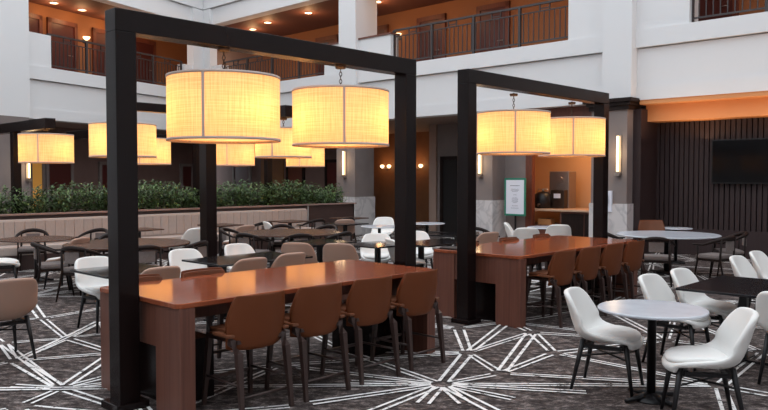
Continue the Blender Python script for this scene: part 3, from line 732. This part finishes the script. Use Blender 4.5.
# ------------------------------------------------------------------ front right group
t = round_table('small round table with a pale stone top in the right foreground', .425, 'stone'); t.location = (2.17, 5.97, 0)
W_ = lambda x, y, dx, dy, lb, outer='shellw': put('shell', x, y, face(dx, dy), lb, shell_chair, outer)
W_(1.91, 6.3, .86, -.5, 'white shell chair left of the small round stone table')
W_(2.37, 5.46, -.98, .2, 'white shell chair with its back to the right, in front of the round stone table')
W_(2.86, 7.18, .72, -.69, 'white shell chair behind the round stone table, at the corner of the black table')
W_(3.36, 7.66, .72, -.69, 'white shell chair beside the black table, second behind the round stone table')
t = square_table('black rectangular table at the right edge', 1.25, .85); p = Vector((2.8, 7.08, 0)) + AX*.62 - BX*.42; t.location = p; t.rotation_euler = (0, 0, RA)
W_(3.6, 6.45, .69, .72, 'white shell chair cut off at the right edge beside the black table')
W_(4.58, 8.95, .72, -.69, 'white shell chair beyond the black table, near the big round table')
W_(5.12, 9.55, .72, -.69, 'white shell chair at the right edge beyond the black table')
t = square_table('black square table beyond the right edge chairs', .9, .85); p = P(3.35, -.6)+AX*0; p = Vector((5.2, 8.75, 0)); t.location = p; t.rotation_euler = (0, 0, RA)

# big round stone table with armchairs
AC = lambda x, y, dx, dy, lb: put('arm', x, y, face(dx, dy), lb, arm_chair)
t = round_table('big round table with a pale grey top near the slatted wall', .93, 'stone', th=.03, rc=.06, base=.45); t.location = (5.32, 13.9, 0)
AC(4.62, 12.55, .35, .95, 'dark wooden armchair with grey seat at the near left of the big pale round table')
AC(5.72, 12.75, -.6, .85, 'dark wooden armchair with grey seat at the near right of the big pale round table')
AC(6.35, 13.6, -.97, .2, 'dark wooden armchair with grey seat right of the big pale round table')
AC(4.35, 13.9, 1, 0, 'dark wooden armchair left of the big pale round table, behind the stools')
q = put('stool', 5.55, 15.3, face(-.2, -1), 'brown leather chair back behind the big pale round table', bar_stool)
t = round_table('small round pale table behind the big round one', .33, 'stone'); t.location = (6.15, 15.6, 0)

# ------------------------------------------------------------------ row of black tables with white and tan shell chairs
def sq(a, b, la, lb, label, top='laminate', cols=1):
    t = square_table(label, la, lb, top, cols); t.location = P(a, b); t.rotation_euler = (0, 0, RA); return t
sq(-.75, 3.15, .95, .85, 'black table in front of the tan chair at the left edge')
sq(1.12, 3.2, .88, .9, 'black square table behind the near portal post')
sq(2.85, 3.2, 1.45, .9, 'black rectangular table behind the first long table', cols=2)
sq(5.15, 4.4, .85, .85, 'black square table behind the right end of the first long table')
sq(8.0, 3.75, .85, .85, 'black square table behind the second long table, left one')
def SC(a, b, s, label, outer, da=0.0):
    q = P(a, b); d = BX*s + AX*da; return W_(q.x, q.y, d.x, d.y, label, outer)
SC(-.3, 2.95, 1, 'shell chair seen from behind at the left edge, tan outside', 'shellt')
SC(1.2, 2.8, 1, 'tan backed shell chair right beside the near portal post', 'shellt')
SC(2.42, 2.82, 1, 'tan backed shell chair behind the front end of the near table', 'shellt')
SC(3.15, 2.95, 1, 'wide tan backed shell chair behind the middle of the near table', 'shellt')
SC(4.4, 3.95, 1, 'tan backed shell chair behind the near table, left of two near its right end', 'shellt', 1.6)
SC(4.75, 3.4, 1, 'tan backed shell chair behind the right end of the near table', 'shellt', 1.6)
SC(1.12, 3.72, -1, 'white shell chair facing the room left of the near portal post', 'shellw')
SC(2.42, 3.8, -1, 'white shell chair facing the room, seen between portal post and dark post', 'shellw')
SC(3.4, 3.95, -1, 'white shell chair facing the room just right of the dark middle post', 'shellw')
SC(8.0, 3.25, 1, 'tan backed shell chair behind the left end of the second table', 'shellt', .2)
SC(9.6, 3.3, 1, 'light backed shell chair behind the middle of the second table', 'shellw', 1.2)
SC(10.9, 3.35, 1, 'light backed shell chair behind the second table near the dark portal post', 'shellw', 1.2)

# left round tables with armchairs
t = round_table('big round brown topped table behind the near portal post', .98, 'brownlam', th=.03, rc=.06, base=.45); t.location = (-4.15, 12.0, 0)
t = round_table('big round brown topped table right of the dark middle post', .98, 'brownlam', th=.03, rc=.06, base=.45); t.location = (-1.82, 14.4, 0)
t = round_table('dark round table at the far left', .62, 'brownlam', rc=.05); t.location = (-6.05, 12.9, 0)
import math as _m
def around(cx, cy, r, deg): a = math.radians(deg); return cx + r*math.cos(a), cy + r*math.sin(a), -math.cos(a), -math.sin(a)
for deg, lb in ((-60, 'dark armchair in front of the left big brown table, nearest the portal post'), (-18, 'dark armchair at the right of the left big brown table'), (20, 'dark armchair at the right rear of the left big brown table'),
                (-105, 'dark armchair in front of the left big brown table, left of the portal post'), (-150, 'dark armchair left of the left big brown table'), (120, 'dark armchair behind the left big brown table')):
    AC(*around(-4.15, 12.0, 1.12, deg), lb)
for deg, lb in ((-75, 'dark armchair in front of the right big brown table'), (-120, 'dark armchair at the near left of the right big brown table'), (-35, 'dark armchair at the near right of the right big brown table'),
                (60, 'dark armchair behind the right big brown table, right one'), (105, 'dark armchair behind the right big brown table, left one'), (170, 'dark armchair left of the right big brown table')):
    AC(*around(-1.82, 14.4, 1.12, deg), lb)
W_(-6.1, 11.75, .9, .45, 'white shell chair cut by the left edge at the dark round table')
W_(-5.2, 12.1, -.95, .25, 'white shell chair right of the dark round table at the far left', 'shellt')
AC(-6.7, 14.1, .35, -.9, 'dark armchair behind the far left round table')
AC(-5.6, 14.2, -.3, -.95, 'dark armchair against the banquette, right of the far left table')
# banquette tables
for i, (a, lb, lc) in enumerate(((4.6, 'dark table in front of the banquette left of the middle post', 'white shell chair at the banquette table left of the middle post'),
                             (6.6, 'dark table in front of the banquette right of the middle post', 'pale shell chair at the banquette table right of the middle post'),
                             (8.6, 'dark table in front of the banquette behind the brown round table', 'white shell chair behind the brown round table'),
                             (10.6, 'dark table in front of the banquette at its right end', 'tan shell chair at the right end of the banquette'))):
    sq(a, 9.4, .75, .75, lb, 'darkwood' if 0 else 'brownlam')
for x, y, dx, dy, lb, o_ in ((-3.9, 14.5, -.9, .5, 'white shell chair near the banquette left of the middle post', 'shellw'), (-3.05, 15.4, -.8, .6, 'pale shell chair near the banquette right of the middle post', 'shellt'),
                     (-2.35, 16.6, .9, .4, 'white shell chair behind the brown round table', 'shellw'), (-1.0, 17.6, -.3, .9, 'tan shell chair at the right end of the banquette', 'shellt')):
    W_(x, y, dx, dy, lb, o_)
for a, lb in ((4.0, 'dark armchair facing the banquette, left of the middle post'), (7.3, 'dark armchair facing the banquette, right of the middle post'), (8.9, 'dark armchair facing the banquette, behind the brown table'), (9.9, 'dark armchair facing the banquette near its right end')):
    q = P(a, 8.9); AC(q.x, q.y, BX.x, BX.y, lb)
# middle group between the portals
t = round_table('small white round table left of the near portal right post', .42, 'stone'); t.location = (-.1, 16.2, 0)
t = round_table('small white round table seen between the portals', .42, 'stone'); t.location = (1.0, 17.3, 0)
W_(-.05, 18.0, -.2, -1, 'white shell chair behind the small white table near the passage')
W_(-.13, 12.6, .0, -1, 'white shell chair facing the room between table end and post')
W_(.62, 13.2, .2, -1, 'white shell chair facing the room, seen between the two portals')
t = square_table('black table in front of the white chair by the near right post', .85, .8); t.location = (-.1, 11.8, 0); t.rotation_euler = (0, 0, RA)
t = square_table('black table seen between the two portals', 1.3, .8, 'laminate', 2); t.location = (.85, 12.2, 0); t.rotation_euler = (0, 0, RA)
W_(.38, 11.9, .9, .3, 'white shell chair right of the near portal post, seen from the side')
t = square_table('dark table by the planter end', .8, .75, 'laminate'); t.location = (-.9, 17.2, 0); t.rotation_euler = (0, 0, RA)
W_(2.95, 16.0, .9, -.2, 'white shell chair below the framed sign')
t = round_table('small white round table below the framed sign', .42, 'stone'); t.location = (3.5, 15.9, 0)
q = P(11.4, 6.3)
AC(1.9, 14.6, .4, -.9, 'dark armchair between the two portals further back')

# ------------------------------------------------------------------ light
w = bpy.data.worlds.new('sky'); S.world = w; w.use_nodes = True
bg = w.node_tree.nodes['Background']; bg.inputs['Color'].default_value = (.86, .93, 1, 1); bg.inputs['Strength'].default_value = 2.0
# ------------------------------------------------------------------ camera
cd = bpy.data.cameras.new('camera'); cam = bpy.data.objects.new('camera', cd); COL.objects.link(cam)
cam.location = (0, 0, 1.8); cam.rotation_euler = (PI/2 - math.atan(27/742), 0, 0)
cd.sensor_width = 36; cd.lens = 742/768*36; cd.clip_end = 200
S.camera = cam
S.view_settings.view_transform = 'Standard'; S.view_settings.look = 'None'; S.view_settings.gamma = 1; S.view_settings.exposure = 0
S.view_settings.use_curve_mapping = False
S.cycles.use_denoising = True
S.cycles.max_bounces = 8; S.cycles.sample_clamp_indirect = 6
